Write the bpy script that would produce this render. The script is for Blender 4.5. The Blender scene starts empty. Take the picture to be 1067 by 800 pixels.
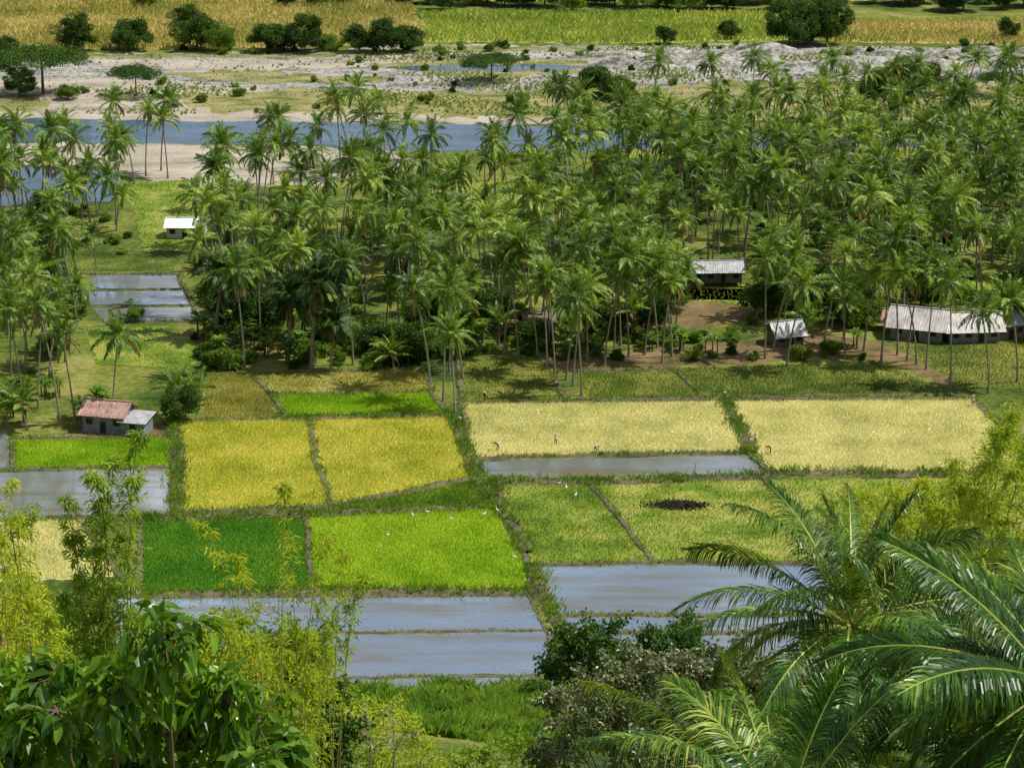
import bpy, math, numpy as np
from mathutils import Vector, geometry
rng = np.random.default_rng(7)
FPX=2500.0; TH=math.radians(17.6); HC=120.0
def ray(px,py):
    a=px-533.5; b=400-py
    return np.array([a, FPX*math.cos(TH)+b*math.sin(TH), -FPX*math.sin(TH)+b*math.cos(TH)])
def G(px,py,z=0.0):
    d=ray(px,py); t=(z-HC)/d[2]; return np.array([d[0]*t,d[1]*t,z])
def F(px,py,dist):
    d=ray(px,py); t=dist/d[1]; return np.array([d[0]*t,dist,HC+d[2]*t])
HY=[-3000,-300,-50,0,20,40,60,100,150,200,238,257]
HZ=[300,170,126,118.3,103,90,79,63,42.5,21.5,6.5,0]
def hill(x,y):
    z=np.interp(y,HY,HZ)
    w=np.clip((250-y)/30,0,1)*np.clip((y-15)/30,0,1)
    return z+w*(1.2*np.sin(x*0.11+y*0.05)+0.9*np.sin(x*0.043-y*0.09+2))
# ---------------------------------------------------------------- mesh builder
class MB:
    def __init__(s): s.v=[];s.f=[];s.n=0
    def add(s,V,F_,mi=0):
        V=np.asarray(V,float).reshape(-1,3); F_=np.asarray(F_,int)
        s.v.append(V); s.f.append((F_+s.n,mi)); s.n+=len(V)
    def mesh(s,name,mats,smooth=False):
        me=bpy.data.meshes.new(name)
        V=np.concatenate(s.v); me.vertices.add(len(V)); me.vertices.foreach_set('co',V.ravel())
        loops=np.concatenate([f.ravel() for f,_ in s.f])
        tot=np.concatenate([np.full(len(f),f.shape[1]) for f,_ in s.f])
        mi=np.concatenate([np.full(len(f),m) for f,m in s.f])
        me.loops.add(len(loops)); me.loops.foreach_set('vertex_index',loops.astype(np.int32))
        me.polygons.add(len(tot)); st=np.concatenate([[0],np.cumsum(tot)[:-1]])
        me.polygons.foreach_set('loop_start',st.astype(np.int32))
        me.polygons.foreach_set('material_index',mi.astype(np.int32))
        me.polygons.foreach_set('use_smooth',np.full(len(tot),smooth))
        for m in mats: me.materials.append(m)
        me.update(calc_edges=True)
        return me
def obj(name,me,loc=(0,0,0),rot=(0,0,0),sc=1.0,parent=None):
    o=bpy.data.objects.new(name,me); bpy.context.scene.collection.objects.link(o)
    o.location=loc; o.rotation_euler=rot; o.scale=(sc,sc,sc) if np.isscalar(sc) else sc
    if parent: o.parent=parent
    return o
def nrm(a): return a/np.maximum(np.linalg.norm(a,axis=-1,keepdims=True),1e-9)
def tube(mb,P,R,sides=6,mi=0):
    P=np.asarray(P,float); R=np.asarray(R,float); n=len(P)
    T=nrm(np.gradient(P,axis=0)); ref=np.array([0.31,0.95,0.05])
    A=nrm(np.cross(T,ref)); B=np.cross(T,A)
    a=np.linspace(0,2*np.pi,sides,endpoint=False)
    V=P[:,None]+R[:,None,None]*(np.cos(a)[None,:,None]*A[:,None]+np.sin(a)[None,:,None]*B[:,None])
    i=np.arange(n-1)[:,None]*sides; j=np.arange(sides)[None]; k=(j+1)%sides
    Q=np.stack([i+j,i+k,i+sides+k,i+sides+j],-1).reshape(-1,4)
    mb.add(V,Q,mi)
def box(mb,c,s,mi=0):
    c=np.array(c,float); s=np.array(s,float)/2
    V=[c+s*np.array(q) for q in [(-1,-1,-1),(1,-1,-1),(1,1,-1),(-1,1,-1),(-1,-1,1),(1,-1,1),(1,1,1),(-1,1,1)]]
    mb.add(V,[(0,3,2,1),(4,5,6,7),(0,1,5,4),(1,2,6,5),(2,3,7,6),(3,0,4,7)],mi)
def leaves(mb,P,D,L,W,r,mi=0,fold=0.25,droop=0.15):
    n=len(P); D=nrm(D); L=np.broadcast_to(L,(n,))[:,None]; W=np.broadcast_to(W,(n,))[:,None]
    S=nrm(np.cross(D,r.normal(0,0.5,(n,3))+[0,0,1.0])); N=np.cross(S,D)
    g=np.array([0,0,-1.0])
    b=P; t=P+D*L+g*L*droop
    l1=P+D*L*0.35+S*W*0.5+N*W*fold; l2=P+D*L*0.72+S*W*0.36+N*W*fold*0.7+g*L*droop*0.5
    r1=P+D*L*0.35-S*W*0.5+N*W*fold; r2=P+D*L*0.72-S*W*0.36+N*W*fold*0.7+g*L*droop*0.5
    V=np.stack([b,l1,l2,t,r2,r1],1)
    i=np.arange(n)[:,None]*6
    mb.add(V,np.concatenate([i+np.array([[0,3,2,1]]),i+np.array([[0,5,4,3]])]),mi)
def tufts(mb,P,h,w,k,r,mi=0,lean=0.35):
    n=len(P); P=np.repeat(P,k,0); m=n*k
    az=r.uniform(0,2*np.pi,m); S=np.stack([np.cos(az),np.sin(az),np.zeros(m)],1)
    az2=r.uniform(0,2*np.pi,m); Ld=np.stack([np.cos(az2),np.sin(az2),np.zeros(m)],1)
    hh=(h*r.uniform(0.65,1.2,m))[:,None]
    b=P+Ld*hh*0.08
    V=np.stack([b-S*w/2,b+S*w/2,b+S*w*0.35+Ld*hh*lean*0.4+[0,0,1]*hh*0.7,b+Ld*hh*lean+[0,0,1]*hh],1)
    i=np.arange(m)[:,None]*4
    mb.add(V,i+np.array([[0,1,2,3]]),mi)
def inpoly(P,poly):
    x,y=P[:,0],P[:,1]; ins=np.zeros(len(P),bool); n=len(poly)
    for i in range(n):
        x1,y1=poly[i][:2]; x2,y2=poly[(i+1)%n][:2]
        if y1==y2: continue
        c=((y1>y)!=(y2>y))&(x<(x2-x1)*(y-y1)/(y2-y1)+x1); ins^=c
    return ins
def WP(pts): return [G(*p) for p in pts]
def grid_pts(poly,sp,r,jit=0.45):
    A=np.array(poly); x0,y0=A[:,0].min(),A[:,1].min(); x1,y1=A[:,0].max(),A[:,1].max()
    X,Y=np.meshgrid(np.arange(x0,x1,sp),np.arange(y0,y1,sp))
    P=np.stack([X.ravel(),Y.ravel(),np.zeros(X.size)],1); P[:,:2]+=r.uniform(-jit,jit,(len(P),2))*sp
    return P[inpoly(P,poly)]
def densify(poly,step,jit,r):
    out=[]; n=len(poly)
    for i in range(n):
        a,b=poly[i],poly[(i+1)%n]; m=max(1,int(np.linalg.norm(b-a)/step))
        for k in range(m):
            p=a+(b-a)*k/m; p=p+np.append(r.normal(0,jit,2),0); out.append(p)
    return out
def patch_mb(mb,poly,z,mi=0,step=2.0,jit=0.15,r=rng):
    pts=densify(poly,step,jit,r); V=np.array(pts); V[:,2]=z
    tri=geometry.tessellate_polygon([[Vector(p) for p in V]])
    mb.add(V,np.array([list(t) for t in tri])[:, :],mi)
    f,m=mb.f[-1]; a=V[f[:,0]-mb.n+len(V)];b=V[f[:,1]-mb.n+len(V)];c=V[f[:,2]-mb.n+len(V)]
    flip=np.cross(b-a,c-a)[:,2]<0; f[flip]=f[flip][:,::-1]; mb.f[-1]=(f,m)
# ---------------------------------------------------------------- materials
def newmat(name):
    m=bpy.data.materials.new(name); m.use_nodes=True; nt=m.node_tree; nt.nodes.clear(); return m,nt
def N(nt,t,**kw):
    n=nt.nodes.new(t)
    for k,v in kw.items():
        if k in n.inputs: n.inputs[k].default_value=v
        else: setattr(n,k,v)
    return n
def ramp(nt,fac,cols,pos=None):
    n=nt.nodes.new('ShaderNodeValToRGB'); e=n.color_ramp.elements
    pos=pos or [i/(len(cols)-1) for i in range(len(cols))]
    while len(e)<len(cols): e.new(0.5)
    for i,(c,p) in enumerate(zip(cols,pos)): e[i].position=p; e[i].color=(*c,1)
    nt.links.new(fac,n.inputs[0]); return n.outputs[0]
def noise(nt,scale,detail=4,rough=0.6,stretch=None,vec='pos'):
    g=nt.nodes.new('ShaderNodeNewGeometry'); v=g.outputs['Position']
    if stretch:
        mp=nt.nodes.new('ShaderNodeMapping'); mp.inputs['Scale'].default_value=stretch; nt.links.new(v,mp.inputs[0]); v=mp.outputs[0]
    n=nt.nodes.new('ShaderNodeTexNoise'); n.inputs['Scale'].default_value=scale; n.inputs['Detail'].default_value=detail; n.inputs['Roughness'].default_value=rough
    nt.links.new(v,n.inputs['Vector']); return n.outputs['Fac']
def mth(nt,op,a,b=None,clamp=False):
    n=nt.nodes.new('ShaderNodeMath'); n.operation=op; n.use_clamp=clamp
    for i,q in enumerate((a,b)):
        if q is None: continue
        if isinstance(q,(int,float)): n.inputs[i].default_value=q
        else: nt.links.new(q,n.inputs[i])
    return n.outputs[0]
def mixc(nt,f,a,b,mode='MIX'):
    n=nt.nodes.new('ShaderNodeMix'); n.data_type='RGBA'; n.blend_type=mode
    for s,q in ((n.inputs[0],f),(n.inputs[6],a),(n.inputs[7],b)):
        if isinstance(q,(int,float)): s.default_value=q
        elif isinstance(q,tuple): s.default_value=(*q,1)
        else: nt.links.new(q,s)
    return n.outputs[2]
def out(nt,sh):
    o=nt.nodes.new('ShaderNodeOutputMaterial'); nt.links.new(sh,o.inputs[0])
def leafmat(name,cols,trans=0.3,rough=0.5,nsc=0.25,spec=0.25,tc=None,wr=0.55,ow=0.3,n2=1.5):
    m,nt=newmat(name)
    g=nt.nodes.new('ShaderNodeNewGeometry'); oi=nt.nodes.new('ShaderNodeObjectInfo')
    f=mth(nt,'MULTIPLY',g.outputs['Random Per Island'],wr)
    q=mth(nt,'SUBTRACT',noise(nt,nsc,4,0.65),0.5); q=mth(nt,'MULTIPLY',q,n2)
    o2=mth(nt,'MULTIPLY',oi.outputs['Random'],ow)
    f=mth(nt,'ADD',f,q); f=mth(nt,'ADD',f,o2); f=mth(nt,'ADD',f,0.23-ow/2,True)
    c=ramp(nt,f,cols)
    p=N(nt,'ShaderNodeBsdfPrincipled',Roughness=rough); p.inputs['Specular IOR Level'].default_value=spec
    nt.links.new(c,p.inputs['Base Color'])
    t=nt.nodes.new('ShaderNodeBsdfTranslucent'); 
    tcol=mixc(nt,0.5,c,tc if tc else tuple(min(1,x*1.6) for x in cols[-1])); nt.links.new(tcol,t.inputs[0])
    mx=N(nt,'ShaderNodeMixShader'); mx.inputs[0].default_value=trans
    nt.links.new(p.outputs[0],mx.inputs[1]); nt.links.new(t.outputs[0],mx.inputs[2]); out(nt,mx.outputs[0]); return m
def groundmat(name,cols,sc=0.05,bump=0.4,sc2=1.5,pos=None,stretch=None,rough=0.95,amt=0.5,bd=0.3):
    m,nt=newmat(name)
    a=noise(nt,sc,6,0.65,stretch); b=noise(nt,sc2,5,0.7)
    f=mth(nt,'SUBTRACT',b,0.5); f=mth(nt,'MULTIPLY',f,amt); f=mth(nt,'ADD',f,a)
    f=mth(nt,'SUBTRACT',f,0.5); f=mth(nt,'MULTIPLY',f,2.6); f=mth(nt,'ADD',f,0.5,True)
    c=ramp(nt,f,cols,pos)
    p=N(nt,'ShaderNodeBsdfPrincipled',Roughness=rough); p.inputs['Specular IOR Level'].default_value=0.15
    nt.links.new(c,p.inputs['Base Color'])
    bm=nt.nodes.new('ShaderNodeBump'); bm.inputs['Strength'].default_value=bump; bm.inputs['Distance'].default_value=bd
    nt.links.new(b,bm.inputs['Height']); nt.links.new(bm.outputs[0],p.inputs['Normal']); out(nt,p.outputs[0]); return m
def watermat(name,c1,c2,refl=0.2,rough=0.06,bs=0.08,sc=1.2,stretch=(1,1,1),nsc=0.08,con=3.0):
    m,nt=newmat(name)
    a=noise(nt,nsc,6,0.62,stretch); a=mth(nt,'SUBTRACT',a,0.5); a=mth(nt,'MULTIPLY',a,con); a=mth(nt,'ADD',a,0.55,True)
    c=ramp(nt,a,[c1,c2])
    d=nt.nodes.new('ShaderNodeBsdfDiffuse'); nt.links.new(c,d.inputs[0])
    gl=nt.nodes.new('ShaderNodeBsdfGlossy'); gl.inputs['Roughness'].default_value=rough; gl.inputs[0].default_value=(0.95,0.97,1,1)
    fr=nt.nodes.new('ShaderNodeFresnel'); fr.inputs[0].default_value=1.33
    bm=nt.nodes.new('ShaderNodeBump'); bm.inputs['Strength'].default_value=bs; bm.inputs['Distance'].default_value=0.1
    nt.links.new(noise(nt,sc,4,0.6),bm.inputs['Height']); nt.links.new(bm.outputs[0],gl.inputs['Normal'])
    r2=mth(nt,'MULTIPLY',a,refl); f=mth(nt,'ADD',fr.outputs[0],r2,True)
    mx=nt.nodes.new('ShaderNodeMixShader'); nt.links.new(f,mx.inputs[0]); nt.links.new(d.outputs[0],mx.inputs[1]); nt.links.new(gl.outputs[0],mx.inputs[2]); out(nt,mx.outputs[0]); return m
def plain(name,col,rough=0.7,var=0.25,sc=2.0,metal=0.0):
    m,nt=newmat(name); c=ramp(nt,noise(nt,sc,5,0.7),[tuple(x*(1-var) for x in col),tuple(min(1,x*(1+var)) for x in col)],[0.3,0.7])
    p=N(nt,'ShaderNodeBsdfPrincipled',Roughness=rough,Metallic=metal); nt.links.new(c,p.inputs['Base Color']); out(nt,p.outputs[0]); return m

M={}
M['ground']=groundmat('grassland',[(0.02,0.04,0.008),(0.055,0.09,0.014),(0.11,0.14,0.022),(0.19,0.20,0.04),(0.29,0.25,0.10)],0.05,0.6,0.9,[0.05,0.3,0.52,0.75,0.97])
M['sand']=groundmat('river_sand',[(0.20,0.17,0.12),(0.35,0.31,0.24),(0.47,0.42,0.35)],0.05,0.4,1.5,stretch=(1,2.5,1),amt=0.8)
M['gravel']=groundmat('river_gravel',[(0.08,0.09,0.05),(0.20,0.19,0.16),(0.33,0.32,0.29),(0.45,0.43,0.41)],0.07,1.0,0.7,amt=1.2,stretch=(1,2,1))
M['drygrass']=groundmat('dry_scrub_ground',[(0.06,0.10,0.015),(0.15,0.17,0.04),(0.28,0.24,0.10),(0.36,0.31,0.18)],0.09,0.6,1.2,stretch=(1,1.8,1),amt=1.0)
M['earth']=groundmat('bare_earth',[(0.05,0.06,0.015),(0.16,0.115,0.05),(0.27,0.19,0.10)],0.16,0.5,1.5)
M['mud']=groundmat('paddy_mud',[(0.10,0.08,0.05),(0.19,0.16,0.10)],0.2,0.4,2)
M['river']=watermat('river_water',(0.04,0.075,0.11),(0.07,0.125,0.18),0.12,0.15,0.3,0.8,(1,2,1))  # blue diffuse colours stand in for part of the sky reflection
M['pwater']=watermat('paddy_water',(0.145,0.15,0.145),(0.20,0.26,0.34),0.42,0.04,0.10,1.5,(0.35,2.2,1),0.10,5)  # blue-grey end paints reflected sky into the diffuse colour
M['bwater']=watermat('muddy_paddy_water',(0.14,0.13,0.09),(0.21,0.23,0.24),0.36,0.05,0.10,1.5,(0.4,2,1),0.12,5)  # brown end is mud, paler end is painted sky reflection
M['ripe']=leafmat('ripe_rice',[(0.25,0.33,0.025),(0.50,0.52,0.05),(0.70,0.65,0.13)],0.30,0.6,0.10,n2=2.3,tc=(0.85,0.82,0.12))
M['pale']=leafmat('pale_ripe_rice',[(0.43,0.47,0.12),(0.72,0.68,0.28),(0.86,0.80,0.42)],0.30,0.6,0.10,n2=2.0,tc=(0.95,0.92,0.5))
M['bright']=leafmat('bright_green_rice',[(0.12,0.28,0.006),(0.26,0.46,0.012),(0.46,0.60,0.04)],0.38,0.5,0.12,n2=2.2,tc=(0.62,0.8,0.04))
M['deep']=leafmat('deep_green_rice',[(0.04,0.15,0.01),(0.09,0.26,0.014),(0.17,0.35,0.025)],0.3,0.5,0.14,n2=2.0,tc=(0.28,0.52,0.03))
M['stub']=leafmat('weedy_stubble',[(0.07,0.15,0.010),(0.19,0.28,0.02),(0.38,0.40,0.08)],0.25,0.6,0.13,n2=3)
M['shade']=leafmat('shade_tinted_olive_pasture',[(0.04,0.085,0.008),(0.10,0.15,0.014),(0.26,0.27,0.05)],0.25,0.6,0.10,n2=3)  # olive grass darkened so its colour carries the palms' shade
M['olive']=leafmat('olive_yellow_rice',[(0.15,0.18,0.02),(0.32,0.31,0.05),(0.5,0.45,0.13)],0.25,0.6,0.14,n2=2.0)
M['corn']=leafmat('dry_corn',[(0.12,0.18,0.02),(0.38,0.35,0.07),(0.58,0.49,0.18)],0.25,0.7,0.03,n2=2.5)
M['ygrass']=leafmat('yellow_green_corn',[(0.12,0.21,0.015),(0.32,0.40,0.05),(0.52,0.54,0.12)],0.25,0.7,0.04,n2=2.0)
M['bund']=leafmat('dike_grass',[(0.03,0.10,0.008),(0.10,0.22,0.012),(0.30,0.42,0.04)],0.3,0.6,0.2,n2=2)
M['palm']=leafmat('coconut_leaflets',[(0.012,0.045,0.005),(0.04,0.115,0.009),(0.14,0.26,0.018),(0.40,0.48,0.06)],0.30,0.42,0.12,0.4,tc=(0.38,0.54,0.03),wr=0.55,ow=0.5,n2=1.7)
M['palmdark']=leafmat('dark_palm_leaflets',[(0.010,0.03,0.006),(0.03,0.08,0.012),(0.10,0.16,0.03)],0.2,0.5,0.15,0.3)
M['drypalm']=leafmat('dry_palm_frond',[(0.15,0.09,0.03),(0.28,0.18,0.06),(0.38,0.27,0.10)],0.2,0.7)
M['fgpalm']=leafmat('near_palm_leaflets',[(0.012,0.05,0.006),(0.03,0.10,0.010),(0.09,0.20,0.018),(0.40,0.47,0.08)],0.24,0.36,0.55,0.35,tc=(0.42,0.56,0.04),wr=0.5,n2=2.6)
M['rachis']=plain('palm_rachis',(0.38,0.42,0.08),0.5)
M['trunk']=plain('palm_trunk',(0.25,0.21,0.165),0.85,0.35,3)
M['bark']=plain('bark',(0.12,0.09,0.06),0.9,0.4,3)
M['coco']=plain('coconut_husk',(0.30,0.24,0.05),0.6)
M['tree']=leafmat('tree_leaves',[(0.012,0.05,0.006),(0.04,0.10,0.010),(0.12,0.22,0.018)],0.2,0.5,0.2,0.25)
M['treey']=leafmat('light_tree_leaves',[(0.035,0.10,0.008),(0.11,0.21,0.016),(0.27,0.38,0.035)],0.3,0.5,0.25)
M['gray']=leafmat('greyish_shrub_leaves',[(0.03,0.06,0.015),(0.09,0.13,0.035),(0.30,0.30,0.14)],0.15,0.4,0.5,0.45)
M['bamboo']=leafmat('bamboo_leaves',[(0.12,0.22,0.010),(0.32,0.42,0.018),(0.60,0.62,0.04)],0.38,0.5,0.2,0.2,tc=(0.70,0.80,0.05),n2=2)
M['bamboog']=leafmat('green_bamboo_leaves',[(0.05,0.13,0.010),(0.16,0.29,0.016),(0.42,0.52,0.05)],0.35,0.5,0.3,0.2,tc=(0.52,0.68,0.04))
M['culm']=plain('bamboo_culm',(0.32,0.30,0.09),0.5)
M['broad']=leafmat('broad_leaves',[(0.015,0.055,0.006),(0.05,0.15,0.010),(0.18,0.33,0.022)],0.30,0.30,0.7,0.5,tc=(0.40,0.6,0.03),n2=2.6)
M['slope']=leafmat('slope_grass',[(0.04,0.13,0.010),(0.13,0.30,0.016),(0.38,0.50,0.06)],0.3,0.6,0.25,n2=3)
M['banana']=leafmat('banana_leaves',[(0.05,0.12,0.01),(0.12,0.24,0.02),(0.24,0.34,0.05)],0.35,0.35,0.3)
M['wall']=plain('weathered_wall',(0.20,0.21,0.235),0.9,0.35,1.2)
M['wallw']=plain('pale_wall',(0.50,0.48,0.43),0.9,0.2)
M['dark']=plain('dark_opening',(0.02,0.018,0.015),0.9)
M['rust']=plain('rusty_roof',(0.42,0.25,0.20),0.6,0.55,0.9)
M['tin']=plain('tin_roof',(0.36,0.36,0.37),0.5,0.45,0.8)
M['wroof']=plain('pale_roof',(0.45,0.42,0.39),0.55,0.45,0.5)
M['white']=plain('white_painted_roof',(0.75,0.75,0.75),0.5,0.1,0.6)
M['thatch']=plain('thatch_roof',(0.20,0.165,0.12),0.95,0.45,3)
M['wood']=plain('wood',(0.18,0.13,0.085),0.85)
M['skin']=plain('skin',(0.28,0.15,0.09),0.6,0.05)
M['shirtw']=plain('white_shirt',(0.7,0.7,0.68),0.9,0.08)
M['shirtd']=plain('dark_shirt',(0.04,0.05,0.10),0.9,0.1)
M['shirtr']=plain('red_shirt',(0.40,0.06,0.05),0.9,0.1)
M['pants']=plain('trousers',(0.05,0.06,0.08),0.9,0.1)
M['hat']=plain('straw_hat',(0.5,0.42,0.24),0.9,0.1)
M['bird']=plain('white_feathers',(0.8,0.8,0.78),0.8,0.03)
M['hide']=plain('dark_hide',(0.05,0.04,0.035),0.8,0.2)
M['ash']=leafmat('burnt_straw',[(0.02,0.018,0.015),(0.06,0.055,0.045),(0.12,0.11,0.06)],0.0,1.0,1.5,0.1)
# ---------------------------------------------------------------- terrain
xs=np.unique(np.concatenate([np.linspace(-5000,-400,12),np.arange(-400,401,8),np.linspace(400,5000,12)]))
ys=np.unique(np.concatenate([np.linspace(-3000,-60,10),np.arange(-60,257,6),[257],np.linspace(258,1100,20),np.linspace(1100,8000,30)]))
X,Y=np.meshgrid(xs,ys); Z=np.where(Y<257,hill(X,Y),0.0)
far=np.clip((Y-1300)/1500,0,1); Z=Z+far*far*(160+90*np.sin(X*0.0021)+60*np.sin(X*0.005+Y*0.002))
V=np.stack([X,Y,Z],-1).reshape(-1,3); nx=len(xs); ii,jj=np.meshgrid(np.arange(len(ys)-1),np.arange(nx-1),indexing='ij')
q=(ii*nx+jj).ravel(); mb=MB(); mb.add(V,np.stack([q,q+1,q+nx+1,q+nx],1)); obj('ground',mb.mesh('ground',[M['ground']],True))
def sheet(name,px,mat,z,step=3,jit=0.5):
    mb=MB(); poly=WP(px); patch_mb(mb,poly,z,0,step,jit); return obj(name,mb.mesh(name,[mat])),poly
EXCL=[]
sheet('river_gravel_bar',[(-150,50),(100,56),(300,54),(440,46),(640,48),(800,46),(1000,50),(1220,58),(1220,96),(800,104),(640,112),(560,126),(400,124),(-150,120)],M['gravel'],0.01,4,1.5)
sheet('sand_bank',[(-150,84),(120,80),(250,92),(330,100),(470,102),(610,104),(640,118),(600,130),(330,128),(-150,126)],M['sand'],0.02,3,1.6)
sheet('sand_bank',[(-150,150),(60,148),(300,152),(430,158),(430,170),(340,192),(190,196),(120,182),(-150,168)],M['sand'],0.02,4,1.0)
sheet('sand_bank',[(90,62),(300,63),(430,56),(440,66),(330,72),(200,73),(100,70)],M['sand'],0.025,3,1.8)
sheet('dry_scrub',[(170,100),(300,92),(480,96),(640,92),(800,84),(1000,86),(1220,92),(1220,132),(800,128),(640,122),(480,122),(350,116),(230,118)],M['drygrass'],0.035,3,1.8)
sheet('dry_scrub',[(380,66),(520,60),(680,66),(600,78),(500,80),(420,76)],M['drygrass'],0.03,3,1.8)
sheet('dry_scrub',[(150,76),(260,74),(420,82),(380,88),(240,86)],M['drygrass'],0.03,3,1.8)
sheet('dry_scrub',[(-150,100),(10,96),(60,104),(40,116),(-150,116)],M['drygrass'],0.03,3,1.6)
sheet('dry_scrub',[(-150,54),(100,56),(300,55),(440,48),(620,49),(620,52),(440,55),(300,60),(100,61),(-150,62)],M['drygrass'],0.03,3,1.4)
_,p=sheet('river',[(-150,122),(40,124),(330,128),(610,132),(720,140),(850,146),(1220,150),(1220,155),(850,153),(720,154),(612,158),(430,158),(330,152),(60,148),(-150,152)],M['river'],0.05,4,0.7); EXCL.append(p)
_,p=sheet('river_channel',[(-150,166),(60,172),(110,178),(132,190),(118,210),(20,214),(-150,222)],M['river'],0.05,4,0.7); EXCL.append(p)
_,p=sheet('river_pool',[(400,71),(440,69),(560,67),(640,71),(560,74),(470,75),(430,73)],M['river'],0.05,3,0.8)
poly=WP([(610,52),(1180,52),(1180,84),(760,86),(620,72)]); A=np.array(poly)
gx=np.arange(A[:,0].min(),A[:,0].max(),1.2); gy=np.arange(A[:,1].min(),A[:,1].max(),1.2); X,Y=np.meshgrid(gx,gy); Z=np.full(X.shape,-0.5)
for c in grid_pts(poly,11,rng)[:]:
    rr=rng.uniform(2,6); h=rng.uniform(0.8,3.4); Z=np.maximum(Z,-0.5+h*np.exp(-(((X-c[0])/(rr*1.8))**2+((Y-c[1])/rr)**2)))
Z+=rng.normal(0,0.16,Z.shape); V=np.stack([X,Y,Z],-1).reshape(-1,3); nx=len(gx)
ii,jj=np.meshgrid(np.arange(len(gy)-1),np.arange(nx-1),indexing='ij'); q=(ii*nx+jj).ravel(); mb=MB(); mb.add(V,np.stack([q,q+1,q+nx+1,q+nx],1)); obj('gravel_mounds',mb.mesh('gravel_mounds',[M['gravel']]))
poly=WP([(-150,56),(1200,54),(1200,92),(640,104),(-150,100)]); P=grid_pts(poly,2.2,rng); P=P[rng.random(len(P))<0.5]; n=len(P); R=rng.uniform(0.2,0.7,n)[:,None]
O=np.array([(1,0,-.2),(0,1,-.2),(-1,0,-.2),(0,-1,-.2),(0.1,0.1,0.8)])[None]*R[:,:,None]*rng.uniform(0.6,1.3,(n,5,3)); V=P[:,None]+O; i=np.arange(n)[:,None]*5
mb=MB(); mb.add(V,np.concatenate([i+np.array([[0,1,4]]),i+np.array([[1,2,4]]),i+np.array([[2,3,4]]),i+np.array([[3,0,4]])])); obj('river_stones',mb.mesh('river_stones',[M['gravel']]))
# low weeds growing in drifts over the bar
P=grid_pts(WP([(-150,50),(1200,48),(1200,118),(560,122),(-150,118)]),1.5,rng); f=np.sin(P[:,0]*0.06+2*np.sin(P[:,1]*0.05))*np.sin(P[:,1]*0.09+1.5*np.sin(P[:,0]*0.04))+rng.normal(0,0.25,len(P)); P=P[f>0.42]; mb=MB(); tufts(mb,P,0.7,0.6,3,rng,0,0.8); obj('riverbed_weeds',mb.mesh('riverbed_weeds',[M['stub']]))
for px in ([(790,352),(900,350),(960,378),(1000,398),(985,404),(930,378),(850,372),(780,380),(600,385),(560,395),(600,412),(620,416),(600,418),(575,400),(540,368),(640,366)],
           [(80,445),(185,442),(190,456),(80,458)],[(180,345),(260,350),(300,362),(240,378),(180,366)],[(640,310),(760,305),(800,330),(700,345),(620,340)]):
    sheet('bare_earth_yard',px,M['earth'],0.03,2,0.9)
# ---------------------------------------------------------------- crops
def crop(name,px,mat,h=0.4,sp=0.29,w=0.10,k=3,base=None,z=0.06,dens=1.0,lean=0.5,jit=0.28):
    mb=MB(); poly=WP(px); patch_mb(mb,poly,z,1 if base else 0,1.2,jit)
    P=grid_pts(poly,sp,rng); 
    if dens<1:
        nz=np.sin(P[:,0]*0.35+np.sin(P[:,1]*0.21)*2)*np.sin(P[:,1]*0.31+np.sin(P[:,0]*0.17)*2)
        P=P[rng.random(len(P))<dens*(1+0.35*nz)]
    P[:,2]=z-0.02; tufts(mb,P,h,w,k,rng,0,lean)
    o=obj(name,mb.mesh(name,[M[mat],base or M[mat]])); EXCL.append(poly); return o
crop('rice_field',[(283,412),(450,409),(464,431),(299,436)],'bright')
crop('rice_field',[(215,392),(262,389),(289,434),(212,438)],'olive')
crop('rice_field',[(264,388),(438,386),(450,407),(283,410)],'olive',0.35,dens=0.7)
crop('ripe_rice_field',[(186,440),(321,437),(344,526),(187,533)],'ripe')
crop('ripe_rice_field',[(324,437),(471,435),(495,496),(420,513),(347,526)],'ripe')
crop('ripe_rice_field',[(483,421),(754,419),(778,470),(486,476)],'pale')
crop('ripe_rice_field',[(760,419),(1012,416),(1060,470),(1080,492),(803,491)],'pale')
crop('rice_field',[(147,542),(316,538),(322,615),(150,619)],'deep')
crop('rice_field',[(322,536),(512,529),(545,575),(547,613),(327,614)],'bright')
crop('rice_field',[(347,528),(420,516),(498,501),(508,526),(350,532)],'bund',0.5)
crop('stubble_field',[(518,505),(613,504),(677,584),(556,588),(552,570)],'stub',0.3,0.36,dens=0.75)
crop('stubble_field',[(618,504),(792,500),(860,560),(850,584),(682,585)],'stub',0.28,0.36,dens=0.7)
crop('stubble_field',[(796,500),(1090,498),(1110,560),(866,560)],'stub',0.35,0.45,dens=0.7)
crop('rice_field',[(14,459),(174,457),(178,485),(14,489)],'bright',0.4)
crop('ripe_rice_field',[(-60,544),(86,542),(122,600),(-60,612)],'pale')
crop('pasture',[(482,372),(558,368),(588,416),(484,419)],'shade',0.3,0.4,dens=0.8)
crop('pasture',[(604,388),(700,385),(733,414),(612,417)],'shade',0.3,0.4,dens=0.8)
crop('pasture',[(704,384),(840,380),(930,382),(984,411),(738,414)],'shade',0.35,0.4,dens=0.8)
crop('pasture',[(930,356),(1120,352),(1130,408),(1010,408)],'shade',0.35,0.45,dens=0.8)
crop('pasture',[(130,190),(200,188),(215,225),(190,262),(150,262)],'stub',0.4,0.7,dens=0.7)
crop('pasture',[(90,342),(180,340),(210,362),(200,385),(100,380)],'stub',0.3,0.5,dens=0.7)
crop('pasture',[(0,262),(150,266),(190,268),(180,282),(0,284)],'shade',0.3,0.7,dens=0.7)
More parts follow.
